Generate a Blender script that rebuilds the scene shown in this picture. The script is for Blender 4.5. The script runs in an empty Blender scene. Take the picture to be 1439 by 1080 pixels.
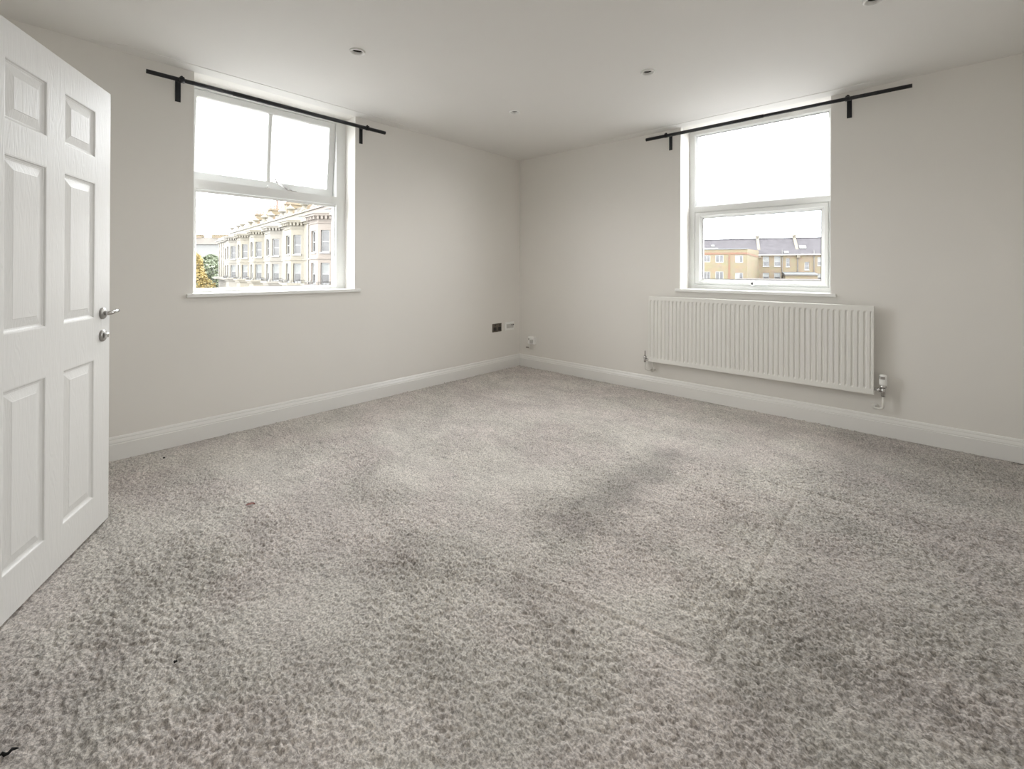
import bpy, bmesh, math, random
import numpy as np
from mathutils import Matrix, Vector

random.seed(7)
scene = bpy.context.scene
col = scene.collection

# ------------------------------------------------------------------ camera
FPX, HY = 628.9, 378.0                       # focal length and horizon row in 1439 x 1080 pixels
YAW, PITCH, ROLL = 0.737828, 0.00167, 0.00414
CAM = Vector((3.6307, -4.1387, 1.17))
fw = Vector((-math.sin(YAW), math.cos(YAW), 0)); rt = Vector((math.cos(YAW), math.sin(YAW), 0)); up = Vector((0, 0, 1))
fw2 = fw * math.cos(PITCH) + up * math.sin(PITCH)
up2 = up * math.cos(PITCH) - fw * math.sin(PITCH)
r2 = rt * math.cos(ROLL) + up2 * math.sin(ROLL)
u2 = up2 * math.cos(ROLL) - rt * math.sin(ROLL)
cam_data = bpy.data.cameras.new('camera')
cam = bpy.data.objects.new('camera', cam_data); col.objects.link(cam)
cam.matrix_world = Matrix(((r2.x, u2.x, -fw2.x, CAM.x), (r2.y, u2.y, -fw2.y, CAM.y), (r2.z, u2.z, -fw2.z, CAM.z), (0, 0, 0, 1)))
cam_data.sensor_fit = 'HORIZONTAL'; cam_data.sensor_width = 36.0
cam_data.lens = FPX / 1439 * 36.0
cam_data.shift_y = -(540 - HY) / 1439
cam_data.clip_start = 0.02; cam_data.clip_end = 2000
scene.camera = cam

# ------------------------------------------------------------------ sky: bright overcast with faint cloud
SKY = 11.0
world = bpy.data.worlds.new('overcast'); scene.world = world
world.use_nodes = True
wn = world.node_tree; wn.nodes.clear()
wo = wn.nodes.new('ShaderNodeOutputWorld'); wb = wn.nodes.new('ShaderNodeBackground')
wtc = wn.nodes.new('ShaderNodeTexCoord'); wns = wn.nodes.new('ShaderNodeTexNoise'); wr = wn.nodes.new('ShaderNodeValToRGB')
wns.inputs['Scale'].default_value = 2.2; wns.inputs['Detail'].default_value = 5
wr.color_ramp.elements[0].position = .35; wr.color_ramp.elements[0].color = (.91, .94, 1.0, 1)
wr.color_ramp.elements[1].position = .65; wr.color_ramp.elements[1].color = (1.0, .99, .985, 1)
wn.links.new(wtc.outputs['Generated'], wns.inputs['Vector']); wn.links.new(wns.outputs['Fac'], wr.inputs['Fac'])
wn.links.new(wr.outputs['Color'], wb.inputs['Color']); wb.inputs['Strength'].default_value = SKY
wn.links.new(wb.outputs['Background'], wo.inputs['Surface'])

def portal(name, loc, rot, sx, sy):
    l = bpy.data.lights.new(name, 'AREA'); l.shape = 'RECTANGLE'; l.size = sx; l.size_y = sy
    l.cycles.is_portal = True
    o = bpy.data.objects.new(name, l); o.location = loc; o.rotation_euler = rot; col.objects.link(o)
portal('window_portal', (-.33, -2.765, 1.75), (0, -math.pi / 2, 0), 1.5, 1.2)       # daylight guides only, they emit nothing
portal('window_portal', (2.56, .36, 1.75), (-math.pi / 2, 0, 0), 1.2, 1.5)

scene.view_settings.view_transform = 'Standard'
scene.view_settings.look = 'None'
scene.view_settings.exposure = 0.36
scene.view_settings.gamma = 1.0
scene.view_settings.use_curve_mapping = False
scene.cycles.max_bounces = 16
scene.cycles.diffuse_bounces = 10
scene.cycles.transparent_max_bounces = 16
scene.cycles.sample_clamp_indirect = 0

# ------------------------------------------------------------------ mesh helpers
class MB:
    def __init__(s): s.v = []; s.f = []; s.sm = []
    def quad(s, a, b, c, d, sm=False):
        i = len(s.v); s.v += [tuple(a), tuple(b), tuple(c), tuple(d)]; s.f.append((i, i + 1, i + 2, i + 3)); s.sm.append(sm)
    def face(s, pts, sm=False):
        i = len(s.v); s.v += [tuple(p) for p in pts]; s.f.append(tuple(range(i, i + len(pts)))); s.sm.append(sm)
    def box(s, x0, y0, z0, x1, y1, z1):
        i = len(s.v)
        s.v += [(x0, y0, z0), (x1, y0, z0), (x1, y1, z0), (x0, y1, z0), (x0, y0, z1), (x1, y0, z1), (x1, y1, z1), (x0, y1, z1)]
        for f in ((0, 3, 2, 1), (4, 5, 6, 7), (0, 1, 5, 4), (1, 2, 6, 5), (2, 3, 7, 6), (3, 0, 4, 7)):
            s.f.append(tuple(i + k for k in f)); s.sm.append(False)
    def prism(s, poly, z0, z1):
        n = len(poly); i = len(s.v)
        s.v += [(p[0], p[1], z0) for p in poly] + [(p[0], p[1], z1) for p in poly]
        for k in range(n):
            s.f.append((i + k, i + (k + 1) % n, i + n + (k + 1) % n, i + n + k)); s.sm.append(False)
        s.f.append(tuple(i + k for k in reversed(range(n)))); s.f.append(tuple(i + n + k for k in range(n))); s.sm += [False, False]
    def tube(s, path, r, n=12, caps=True):
        path = [Vector(p) for p in path]; i0 = len(s.v); m = len(path)
        rs = r if isinstance(r, (list, tuple)) else [r] * m
        t0 = (path[1] - path[0]).normalized()
        ref = Vector((0, 0, 1)) if abs(t0.z) < .9 else Vector((1, 0, 0))
        a = t0.cross(ref).normalized()
        for k, p in enumerate(path):
            t = (path[min(k + 1, m - 1)] - path[max(k - 1, 0)]).normalized()
            a = (a - t * a.dot(t)).normalized(); b = t.cross(a)
            for j in range(n):
                w = 2 * math.pi * j / n
                s.v.append(tuple(p + (a * math.cos(w) + b * math.sin(w)) * rs[k]))
        for k in range(m - 1):
            for j in range(n):
                s.f.append((i0 + k * n + j, i0 + k * n + (j + 1) % n, i0 + (k + 1) * n + (j + 1) % n, i0 + (k + 1) * n + j)); s.sm.append(True)
        if caps:
            s.f.append(tuple(i0 + j for j in reversed(range(n)))); s.f.append(tuple(i0 + (m - 1) * n + j for j in range(n))); s.sm += [False, False]
    def lathe(s, c, axis, prof, n=24):
        """profile [(radius, height along axis)] turned about the axis through c"""
        c = Vector(c); ax = Vector(axis).normalized()
        ref = Vector((0, 0, 1)) if abs(ax.z) < .9 else Vector((1, 0, 0))
        a = ax.cross(ref).normalized(); b = ax.cross(a); i0 = len(s.v)
        for (r, h) in prof:
            for j in range(n):
                w = 2 * math.pi * j / n
                s.v.append(tuple(c + ax * h + (a * math.cos(w) + b * math.sin(w)) * max(r, 1e-5)))
        for k in range(len(prof) - 1):
            for j in range(n):
                s.f.append((i0 + k * n + j, i0 + k * n + (j + 1) % n, i0 + (k + 1) * n + (j + 1) % n, i0 + (k + 1) * n + j)); s.sm.append(True)
    def loops(s, mp, loops, cap=False, sm=False):
        """nested rectangles (a0, z0, a1, z1, depth) joined by sloping strips: frames, mouldings, beads"""
        R = []
        for (a0, z0, a1, z1, d) in loops:
            R.append([mp(a0, z0, d), mp(a1, z0, d), mp(a1, z1, d), mp(a0, z1, d)])
        for p, q in zip(R[:-1], R[1:]):
            for k in range(4): s.quad(p[k], p[(k + 1) % 4], q[(k + 1) % 4], q[k], sm)
        if cap: s.face(R[-1])
    def wall(s, mp, a0, z0, a1, z1, holes, depth):
        """flat sheet with rectangular holes whose reveals go back by depth"""
        xs = sorted({a0, a1} | {h[0] for h in holes} | {h[2] for h in holes})
        zs = sorted({z0, z1} | {h[1] for h in holes} | {h[3] for h in holes})
        for i in range(len(xs) - 1):
            for k in range(len(zs) - 1):
                cx, cz = (xs[i] + xs[i + 1]) / 2, (zs[k] + zs[k + 1]) / 2
                if any(h[0] < cx < h[2] and h[1] < cz < h[3] for h in holes): continue
                s.quad(mp(xs[i], zs[k], 0), mp(xs[i + 1], zs[k], 0), mp(xs[i + 1], zs[k + 1], 0), mp(xs[i], zs[k + 1], 0))
        for h in holes: s.loops(mp, [(h[0], h[1], h[2], h[3], 0), (h[0], h[1], h[2], h[3], depth)])
    def build(s, name, mat, parent=None, local=False, weld=True, bevel=0, fix=True):
        me = bpy.data.meshes.new(name)
        vs = s.v
        if parent is not None and not local:
            inv = ROOTM[parent.name].inverted(); vs = [tuple(inv @ Vector(p)) for p in vs]
        me.from_pydata(vs, [], s.f)
        me.polygons.foreach_set('use_smooth', s.sm)
        me.materials.append(mat)
        if weld or fix:
            bm = bmesh.new(); bm.from_mesh(me)
            if weld: bmesh.ops.remove_doubles(bm, verts=bm.verts, dist=1e-5)
            if fix: bmesh.ops.recalc_face_normals(bm, faces=bm.faces)
            bm.to_mesh(me); bm.free()
        o = bpy.data.objects.new(name, me); col.objects.link(o)
        if parent is not None:
            o.parent = parent; ROOTM[o.name] = ROOTM[parent.name]
        if bevel:
            b = o.modifiers.new('bevel', 'BEVEL'); b.width = bevel; b.segments = 2; b.limit_method = 'ANGLE'; b.angle_limit = math.radians(40)
        return o
ROOTM = {}

def tag(o, label=None, cat=None, group=None, kind=None):
    if label: o['label'] = label
    if cat: o['category'] = cat
    if group: o['group'] = group
    if kind: o['kind'] = kind
    return o

def empty(name, loc, rz=0):
    o = bpy.data.objects.new(name, None); col.objects.link(o)
    o.location = loc; o.rotation_euler = (0, 0, rz); o.empty_display_size = .1
    ROOTM[o.name] = Matrix.Translation(loc) @ Matrix.Rotation(rz, 4, 'Z')
    return o

def copy_tree(o, parent=None):
    c = o.copy(); col.objects.link(c)
    if parent is not None: c.parent = parent
    ROOTM[c.name] = ROOTM.get(o.name, Matrix())
    for ch in list(o.children): copy_tree(ch, c)
    return c

# ------------------------------------------------------------------ materials
def mat(name, rgb, rough=.5, metal=0, bump=None, mottle=None, spec=.5):
    m = bpy.data.materials.new(name); m.use_nodes = True
    nt = m.node_tree; b = nt.nodes['Principled BSDF']
    b.inputs['Base Color'].default_value = (*rgb, 1); b.inputs['Roughness'].default_value = rough
    b.inputs['Metallic'].default_value = metal; b.inputs['Specular IOR Level'].default_value = spec
    tc = nt.nodes.new('ShaderNodeTexCoord')
    if mottle:                                        # (scale, amount)
        n = nt.nodes.new('ShaderNodeTexNoise'); n.inputs['Scale'].default_value = mottle[0]; n.inputs['Detail'].default_value = 5
        r = nt.nodes.new('ShaderNodeValToRGB')
        k = mottle[1]
        r.color_ramp.elements[0].position = .3; r.color_ramp.elements[0].color = (*[c * (1 - k) for c in rgb], 1)
        r.color_ramp.elements[1].position = .7; r.color_ramp.elements[1].color = (*[min(1, c * (1 + k)) for c in rgb], 1)
        nt.links.new(tc.outputs['Object'], n.inputs['Vector']); nt.links.new(n.outputs['Fac'], r.inputs['Fac'])
        nt.links.new(r.outputs['Color'], b.inputs['Base Color'])
    if bump:                                          # (scale, strength, distance)
        n2 = nt.nodes.new('ShaderNodeTexNoise'); n2.inputs['Scale'].default_value = bump[0]; n2.inputs['Detail'].default_value = 3
        bp = nt.nodes.new('ShaderNodeBump'); bp.inputs['Strength'].default_value = bump[1]; bp.inputs['Distance'].default_value = bump[2]
        nt.links.new(tc.outputs['Object'], n2.inputs['Vector']); nt.links.new(n2.outputs['Fac'], bp.inputs['Height'])
        nt.links.new(bp.outputs['Normal'], b.inputs['Normal'])
    return m

M = {}
M['wall'] = mat('wall_paint', (.77, .752, .717), .7, bump=(260, .12, .002), mottle=(1.2, .012))
M['ceiling'] = mat('ceiling_paint', (.75, .738, .715), .75, bump=(220, .08, .002), mottle=(1.0, .01))
M['reveal'] = M['wall']
M['gloss'] = mat('white_gloss', (.78, .775, .755), .28, mottle=(3, .01))
M['upvc'] = mat('white_upvc', (.80, .81, .80), .3, mottle=(5, .01))
M['sill'] = mat('sill_paint', (.82, .82, .80), .3, mottle=(4, .01))
M['radiator'] = mat('radiator_enamel', (.78, .775, .74), .3, mottle=(4, .01))
M['black'] = mat('black_metal', (.010, .011, .014), .42, mottle=(30, .2))
M['chrome'] = mat('satin_chrome', (.62, .61, .60), .22, 1.0, mottle=(20, .05))
M['steel'] = mat('brushed_steel', (.40, .39, .375), .38, 1.0, mottle=(40, .1))
M['pipe'] = mat('white_pipe', (.72, .71, .67), .35, mottle=(10, .02))
M['plastic'] = mat('white_plastic', (.86, .86, .84), .35, mottle=(10, .02))
M['dark'] = mat('dark_plastic', (.02, .018, .016), .5, mottle=(30, .2))
M['bronze'] = mat('dark_bronze_plate', (.115, .098, .078), .5, .2, mottle=(40, .15))
M['lamp_face'] = mat('lamp_reflector', (.24, .23, .215), .3, .3, mottle=(60, .3))
M['plug_grey'] = mat('pale_grey_plastic', (.55, .54, .52), .4, mottle=(40, .05))
M['clip'] = mat('grey_clip', (.30, .28, .26), .5, mottle=(40, .1))

def door_material():
    m = mat('moulded_door_paint', (.76, .76, .75), .42, spec=.4)
    nt = m.node_tree; b = nt.nodes['Principled BSDF']
    tc = nt.nodes.new('ShaderNodeTexCoord'); mp = nt.nodes.new('ShaderNodeMapping')
    mp.inputs['Scale'].default_value = (9, 9, 1.1)
    w = nt.nodes.new('ShaderNodeTexNoise'); w.inputs['Scale'].default_value = 3.0; w.inputs['Detail'].default_value = 2; w.inputs['Distortion'].default_value = 1.2
    mul = nt.nodes.new('ShaderNodeMath'); mul.operation = 'MULTIPLY'; mul.inputs[1].default_value = 34
    si = nt.nodes.new('ShaderNodeMath'); si.operation = 'SINE'
    bp = nt.nodes.new('ShaderNodeBump'); bp.inputs['Strength'].default_value = .16; bp.inputs['Distance'].default_value = .0012
    nt.links.new(tc.outputs['Object'], mp.inputs['Vector']); nt.links.new(mp.outputs['Vector'], w.inputs['Vector'])
    nt.links.new(w.outputs['Fac'], mul.inputs[0]); nt.links.new(mul.outputs[0], si.inputs[0]); nt.links.new(si.outputs[0], bp.inputs['Height'])
    nt.links.new(bp.outputs['Normal'], b.inputs['Normal'])
    return m
M['door'] = door_material()

def glass_material():
    m = bpy.data.materials.new('window_glass'); m.use_nodes = True
    nt = m.node_tree; nt.nodes.clear()
    out = nt.nodes.new('ShaderNodeOutputMaterial'); mix = nt.nodes.new('ShaderNodeMixShader')
    tr = nt.nodes.new('ShaderNodeBsdfTransparent'); gl = nt.nodes.new('ShaderNodeBsdfGlossy'); fr = nt.nodes.new('ShaderNodeFresnel')
    tr.inputs['Color'].default_value = (.975, .985, .98, 1); gl.inputs['Roughness'].default_value = .02
    nt.nodes.remove(fr)
    lw = nt.nodes.new('ShaderNodeLayerWeight'); lw.inputs['Blend'].default_value = .5
    pw = nt.nodes.new('ShaderNodeMath'); pw.operation = 'POWER'; pw.inputs[1].default_value = 5
    ma = nt.nodes.new('ShaderNodeMath'); ma.operation = 'MULTIPLY_ADD'; ma.inputs[1].default_value = .7; ma.inputs[2].default_value = .03
    nt.links.new(lw.outputs['Facing'], pw.inputs[0]); nt.links.new(pw.outputs[0], ma.inputs[0])
    nt.links.new(ma.outputs[0], mix.inputs['Fac']); nt.links.new(tr.outputs['BSDF'], mix.inputs[1]); nt.links.new(gl.outputs['BSDF'], mix.inputs[2])
    nt.links.new(mix.outputs['Shader'], out.inputs['Surface'])
    return m
M['glass'] = glass_material()

def carpet_material():
    m = bpy.data.materials.new('grey_carpet_pile'); m.use_nodes = True
    nt = m.node_tree; b = nt.nodes['Principled BSDF']; L = nt.links.new
    b.inputs['Roughness'].default_value = .95; b.inputs['Specular IOR Level'].default_value = .08
    b.inputs['Sheen Weight'].default_value = .25; b.inputs['Sheen Roughness'].default_value = .5
    tc = nt.nodes.new('ShaderNodeTexCoord')
    def noise(scale, detail, rough=.5, stretch=None, dist=0):
        n = nt.nodes.new('ShaderNodeTexNoise'); n.inputs['Scale'].default_value = scale; n.inputs['Detail'].default_value = detail
        n.inputs['Roughness'].default_value = rough; n.inputs['Distortion'].default_value = dist
        src = tc.outputs['Object']
        if stretch:
            mp = nt.nodes.new('ShaderNodeMapping'); mp.inputs['Scale'].default_value = stretch[0]; mp.inputs['Rotation'].default_value = (0, 0, stretch[1])
            L(src, mp.inputs['Vector']); src = mp.outputs['Vector']
        L(src, n.inputs['Vector']); return n.outputs['Fac']
    def ramp(f, p0, p1, v0, v1):
        r = nt.nodes.new('ShaderNodeMapRange'); r.inputs['From Min'].default_value = p0; r.inputs['From Max'].default_value = p1
        r.inputs['To Min'].default_value = v0; r.inputs['To Max'].default_value = v1; r.interpolation_type = 'SMOOTHSTEP'
        L(f, r.inputs['Value']); return r.outputs['Result']
    def math_(op, a, c):
        n = nt.nodes.new('ShaderNodeMath'); n.operation = op
        for i, q in enumerate((a, c)):
            if isinstance(q, (int, float)): n.inputs[i].default_value = q
            else: L(q, n.inputs[i])
        return n.outputs[0]
    fine = ramp(noise(135, 2, .6), .34, .66, .66, 1.26)          # single tufts
    mid = ramp(noise(26, 5, .65, ((1, 1.6, 1), .5), .6), .36, .66, .93, 1.05)   # brushed pile
    big = ramp(noise(2.6, 9, .74, ((1, 1.7, 1), .4), .5), .38, .62, .86, 1.07)   # foot marks
    patch = ramp(math_('ADD', noise(9.5, 9, .78, ((1, 2.6, 1), .74), .7), math_('MULTIPLY', math_('SUBTRACT', noise(75, 3, .7), .5), .16)), .565, .67, 1.0, .62)  # flattened darker spots
    # worn, brownish track running away from the viewer
    sp = nt.nodes.new('ShaderNodeSeparateXYZ'); L(tc.outputs['Object'], sp.inputs['Vector'])
    wob = math_('MULTIPLY', math_('SUBTRACT', noise(9, 4, .6), .5), .30)
    dx = math_('ABSOLUTE', math_('ADD', math_('SUBTRACT', sp.outputs['X'], 2.45), wob), 0)
    tx = ramp(dx, .04, .19, 1.0, 0.0)
    ty = math_('MULTIPLY', ramp(math_('ADD', sp.outputs['Y'], wob), -2.75, -2.35, 0, 1), ramp(math_('ADD', sp.outputs['Y'], wob), -1.35, -1.15, 1, 0))
    track = math_('SUBTRACT', 1.0, math_('MULTIPLY', math_('MULTIPLY', tx, ty), .27))
    right_tone = ramp(math_('ADD', sp.outputs['X'], math_('MULTIPLY', wob, .8)), 3.08, 3.40, 1.0, .79)      # carpet darker towards the side wall
    track = math_('MULTIPLY', track, right_tone)
    val = math_('MULTIPLY', math_('MULTIPLY', math_('MULTIPLY', fine, mid), math_('MULTIPLY', big, patch)), track)
    tint = nt.nodes.new('ShaderNodeMix'); tint.data_type = 'RGBA'
    tint.inputs['A'].default_value = (.575, .545, .505, 1); tint.inputs['B'].default_value = (.575, .53, .50, 1)
    L(ramp(noise(2.0, 3), .4, .62, 0, 1), tint.inputs['Factor'])
    mixc = nt.nodes.new('ShaderNodeMix'); mixc.data_type = 'RGBA'; mixc.blend_type = 'MULTIPLY'; mixc.inputs['Factor'].default_value = 1
    cmb = nt.nodes.new('ShaderNodeCombineColor')
    for k in ('Red', 'Green', 'Blue'): L(val, cmb.inputs[k])
    L(tint.outputs['Result'], mixc.inputs['A']); L(cmb.outputs['Color'], mixc.inputs['B'])
    L(mixc.outputs['Result'], b.inputs['Base Color'])
    bp = nt.nodes.new('ShaderNodeBump'); bp.inputs['Strength'].default_value = .9; bp.inputs['Distance'].default_value = .006
    L(noise(120, 4, .65), bp.inputs['Height']); L(bp.outputs['Normal'], b.inputs['Normal'])
    return m
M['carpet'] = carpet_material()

def brick_material(name, c1, c2, mortar, scale=1.0):
    m = bpy.data.materials.new(name); m.use_nodes = True
    nt = m.node_tree; b = nt.nodes['Principled BSDF']; b.inputs['Roughness'].default_value = .9
    tc = nt.nodes.new('ShaderNodeTexCoord'); mp = nt.nodes.new('ShaderNodeMapping'); mp.inputs['Rotation'].default_value = (math.pi / 2, 0, 0)
    br = nt.nodes.new('ShaderNodeTexBrick'); br.inputs['Scale'].default_value = scale
    br.inputs['Color1'].default_value = (*c1, 1); br.inputs['Color2'].default_value = (*c2, 1); br.inputs['Mortar'].default_value = (*mortar, 1)
    br.inputs['Brick Width'].default_value = .225; br.inputs['Row Height'].default_value = .075; br.inputs['Mortar Size'].default_value = .008
    n = nt.nodes.new('ShaderNodeTexNoise'); n.inputs['Scale'].default_value = 1.3; n.inputs['Detail'].default_value = 6
    mx = nt.nodes.new('ShaderNodeMix'); mx.data_type = 'RGBA'; mx.blend_type = 'MULTIPLY'; mx.inputs['Factor'].default_value = .35
    nt.links.new(tc.outputs['Object'], mp.inputs['Vector']); nt.links.new(mp.outputs['Vector'], br.inputs['Vector'])
    nt.links.new(tc.outputs['Object'], n.inputs['Vector'])
    nt.links.new(br.outputs['Color'], mx.inputs['A']); nt.links.new(n.outputs['Color'], mx.inputs['B'])
    nt.links.new(mx.outputs['Result'], b.inputs['Base Color'])
    return m
M['stucco'] = mat('cream_stucco', (0.128, 0.116, 0.091), .8, mottle=(.6, .05))
M['stucco_pink'] = mat('pinkish_stucco', (0.128, 0.110, 0.094), .8, mottle=(.6, .05))
M['stucco_pale'] = mat('pale_stucco', (0.131, 0.121, 0.103), .8, mottle=(.6, .05))
M['sash_white'] = mat('sash_paint', (0.171, 0.171, 0.169), .5, mottle=(2, .03))
M['pane'] = mat('far_pane', (0.033, 0.032, 0.032), .12, mottle=(1.5, .5))
M['blind'] = mat('pale_blind', (0.121, 0.125, 0.121), .6, mottle=(3, .1))
M['lead'] = mat('lead_roof', (0.079, 0.085, 0.088), .6, mottle=(2, .1))
M['iron'] = mat('iron_railing', (0.056, 0.053, 0.050), .6, mottle=(5, .2))
M['yellow_brick'] = brick_material('yellow_brick', (0.134, 0.104, 0.057), (0.115, 0.090, 0.047), (0.134, 0.123, 0.099))
M['brown_brick'] = brick_material('brown_brick', (0.132, 0.099, 0.060), (0.107, 0.082, 0.047), (0.137, 0.122, 0.097))
M['red_brick'] = brick_material('red_brick', (0.131, 0.063, 0.037), (0.113, 0.054, 0.029), (0.127, 0.095, 0.073))
M['slate'] = mat('roof_slate', (0.038, 0.035, 0.038), .8, mottle=(1.1, .16), spec=.2)
M['tile'] = mat('brown_roof_tile', (.036, .029, .021), .8, mottle=(1.4, .25))
M['pot'] = mat('terracotta_pot', (0.151, 0.081, 0.060), .8, mottle=(4, .2))
M['pot_pale'] = mat('buff_pot', (0.171, 0.141, 0.111), .8, mottle=(4, .2))
M['render'] = mat('white_render', (0.103, 0.103, 0.099), .8, mottle=(.8, .04))
M['coping'] = mat('pale_coping', (0.099, 0.092, 0.087), .8, mottle=(2, .06))
M['stone'] = mat('party_wall_brick', (0.082, 0.072, 0.055), .85, mottle=(2, .15))
M['yellow_leaf'] = mat('yellow_leaf', (0.270, 0.207, 0.077), .6, mottle=(1.2, .3))
M['green_leaf'] = mat('green_leaf', (0.095, 0.113, 0.068), .6, mottle=(1.2, .35))
M['bark'] = mat('bark', (0.073, 0.056, 0.039), .9, mottle=(6, .3))
M['street'] = mat('street_ground', (.22, .215, .21), .9, mottle=(.3, .15))
M['leaf_red'] = mat('dried_leaf', (.17, .032, .014), .5, mottle=(300, .4))
M['fluff'] = mat('dark_fluff', (.012, .011, .011), .9, mottle=(300, .3))

# ------------------------------------------------------------------ room shell
H = 2.512; X1 = 4.55; Y0 = -4.275          # corner at the origin, left wall x=0, right wall y=0
WT = .30
LY0, LY1, LZ0, LZ1 = -3.350, -2.180, 1.0, 2.500       # left window opening
RX0, RX1, RZ0, RZ1 = 1.986, 3.135, 1.0, 2.505         # right window opening

def slab_with_opening(name, mp, a0, a1, z0, z1, oa0, oa1, oz0, oz1, t, m):
    mb = MB()
    mb.wall(mp, a0, z0, a1, z1, [(oa0, oz0, oa1, oz1)], t)
    mb.wall(lambda a, z, d: mp(a, z, t), a0, z0, a1, z1, [(oa0, oz0, oa1, oz1)], 0)
    mb.loops(mp, [(a0, z0, a1, z1, 0), (a0, z0, a1, z1, t)])
    o = mb.build(name, m); o['kind'] = 'structure'; return o
mpL = lambda a, z, d: (-d, a, z)
mpR = lambda a, z, d: (a, d, z)
slab_with_opening('wall_left', mpL, Y0 - .12, WT, -.3, 2.8, LY0, LY1, LZ0 - .025, LZ1, WT, M['wall'])
slab_with_opening('wall_right', mpR, 0, X1 + .15, -.3, 2.8, RX0, RX1, RZ0 - .025, RZ1, WT, M['wall'])
DX0, DX1, DZ = 1.525, 2.345, 2.0
slab_with_opening('wall_back', lambda a, z, d: (a, Y0 - d, z), 0, X1 + .15, -.3, 2.8, DX0, DX1, 0, DZ, .12, M['wall'])
mb = MB(); mb.box(X1, Y0, -.3, X1 + .15, 0, 2.8); tag(mb.build('wall_side', M['wall']), kind='structure')

LIGHTS = [(1.068, -2.745), (1.087, -1.317), (2.270, -1.287), (3.466, -1.306), (2.270, -2.745), (3.466, -2.745)]
mb = MB()
mb.wall(lambda a, b, d: (a, b, H + d), 0, Y0, X1, 0, [(x - .030, y - .030, x + .030, y + .030) for x, y in LIGHTS], .10)
mb.box(0, Y0, H + .12, X1, 0, H + .28)
tag(mb.build('ceiling', M['ceiling'], fix=False), kind='structure')

# hallway beyond the open door
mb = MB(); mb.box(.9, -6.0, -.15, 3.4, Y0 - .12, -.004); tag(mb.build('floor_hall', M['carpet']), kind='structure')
mb = MB(); mb.box(.9, -6.0, H, 3.4, Y0 - .12, H + .15); tag(mb.build('ceiling_hall', M['ceiling']), kind='structure')
for nm, b in (('wall_hall_left', (.75, -6.15, -.15, .9, Y0 - .12, 2.7)), ('wall_hall_right', (3.4, -6.15, -.15, 3.55, Y0 - .12, 2.7)), ('wall_hall_back', (.9, -6.15, -.15, 3.4, -6.0, 2.7))):
    mb = MB(); mb.box(*b); tag(mb.build(nm, M['wall']), kind='structure')

# carpeted floor: real tufted relief
def carpet():
    st = .0042
    nx, ny = int(X1 / st) + 1, int(-Y0 / st) + 1
    rng = np.random.default_rng(5)
    kx = np.fft.fftfreq(nx)[:, None]; ky = np.fft.fftfreq(ny)[None, :]
    def blur(sx, sy):
        w = rng.standard_normal((nx, ny))
        g = np.exp(-2 * (np.pi ** 2) * ((kx * sx) ** 2 + (ky * sy) ** 2))
        f = np.real(np.fft.ifft2(np.fft.fft2(w) * g)); return f / f.std()
    def tufts(sx, sy):                          # rounded clumps parted by narrow creases
        f = np.abs(blur(sx, sy)); return np.minimum(f, 1.1) - .8
    amp = np.clip(1 + .30 * blur(40, 26), .55, 1.6)
    z = amp * (-.0020 * tufts(1.25, .8) + .0022 * blur(.85, .62) + .0012 * blur(1.9, 1.2)) + .0014 * blur(11, 7) + .0018 * blur(29, 18)
    xs = np.linspace(0, X1, nx); ys = np.linspace(Y0, 0, ny)
    XX, YY = np.meshgrid(xs, ys, indexing='ij')
    def groove(x0, y0, x1, y1, w, dep):
        L2 = (x1 - x0) ** 2 + (y1 - y0) ** 2
        t = np.clip(((XX - x0) * (x1 - x0) + (YY - y0) * (y1 - y0)) / L2, 0, 1)
        d = np.hypot(XX - x0 - t * (x1 - x0), YY - y0 - t * (y1 - y0))
        return -dep * np.exp(-(d / w) ** 2)
    z += groove(3.02, -1.33, 4.1, -1.25, .008, .017) + groove(3.165, -1.42, 3.17, -2.75, .009, .008) + groove(2.44, -2.86, 3.12, -2.73, .007, .007)
    z -= z.mean() + .002
    co = np.stack([XX, YY, z], -1).reshape(-1, 3).astype(np.float32)
    idx = np.arange(nx * ny).reshape(nx, ny)
    q = np.stack([idx[:-1, :-1], idx[1:, :-1], idx[1:, 1:], idx[:-1, 1:]], -1).reshape(-1, 4).astype(np.int32)
    me = bpy.data.meshes.new('floor')
    me.vertices.add(len(co)); me.vertices.foreach_set('co', co.ravel())
    me.loops.add(q.size); me.loops.foreach_set('vertex_index', q.ravel())
    me.polygons.add(len(q)); me.polygons.foreach_set('loop_start', np.arange(0, q.size, 4, dtype=np.int32))
    me.polygons.foreach_set('use_smooth', np.ones(len(q), dtype=bool))
    me.update(calc_edges=True); me.validate()
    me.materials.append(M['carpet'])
    o = bpy.data.objects.new('floor', me); col.objects.link(o); o['kind'] = 'structure'
    o['label'] = 'worn grey carpet with brushed pile marks'
carpet()

# skirting boards
SK = [(0, 0.0), (.019, 0.0), (.019, .098), (.015, .101), (.0155, .108), (.012, .118), (.0085, .126), (.009, .131), (.005, .141), (0, .144)]
def skirting(name, p0, p1, nrm):
    mb = MB(); n = Vector((nrm[0], nrm[1], 0)); a, b = Vector((*p0, 0)), Vector((*p1, 0))
    pr = [[e + n * d + Vector((0, 0, z)) for d, z in SK] for e in (a, b)]
    for k in range(len(SK) - 1): mb.quad(pr[0][k], pr[0][k + 1], pr[1][k + 1], pr[1][k])
    mb.face(pr[0]); mb.face(pr[1])
    tag(mb.build(name, M['gloss']), kind='structure')
skirting('baseboard_left', (0, Y0), (0, 0), (1, 0))
skirting('baseboard_right', (0, 0), (X1, 0), (0, -1))
skirting('baseboard_side', (X1, Y0), (X1, 0), (-1, 0))
skirting('baseboard_back', (DX1 + .08, Y0), (X1, Y0), (0, 1))
skirting('baseboard_back.001', (0, Y0), (DX0 - .08, Y0), (0, 1))

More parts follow.
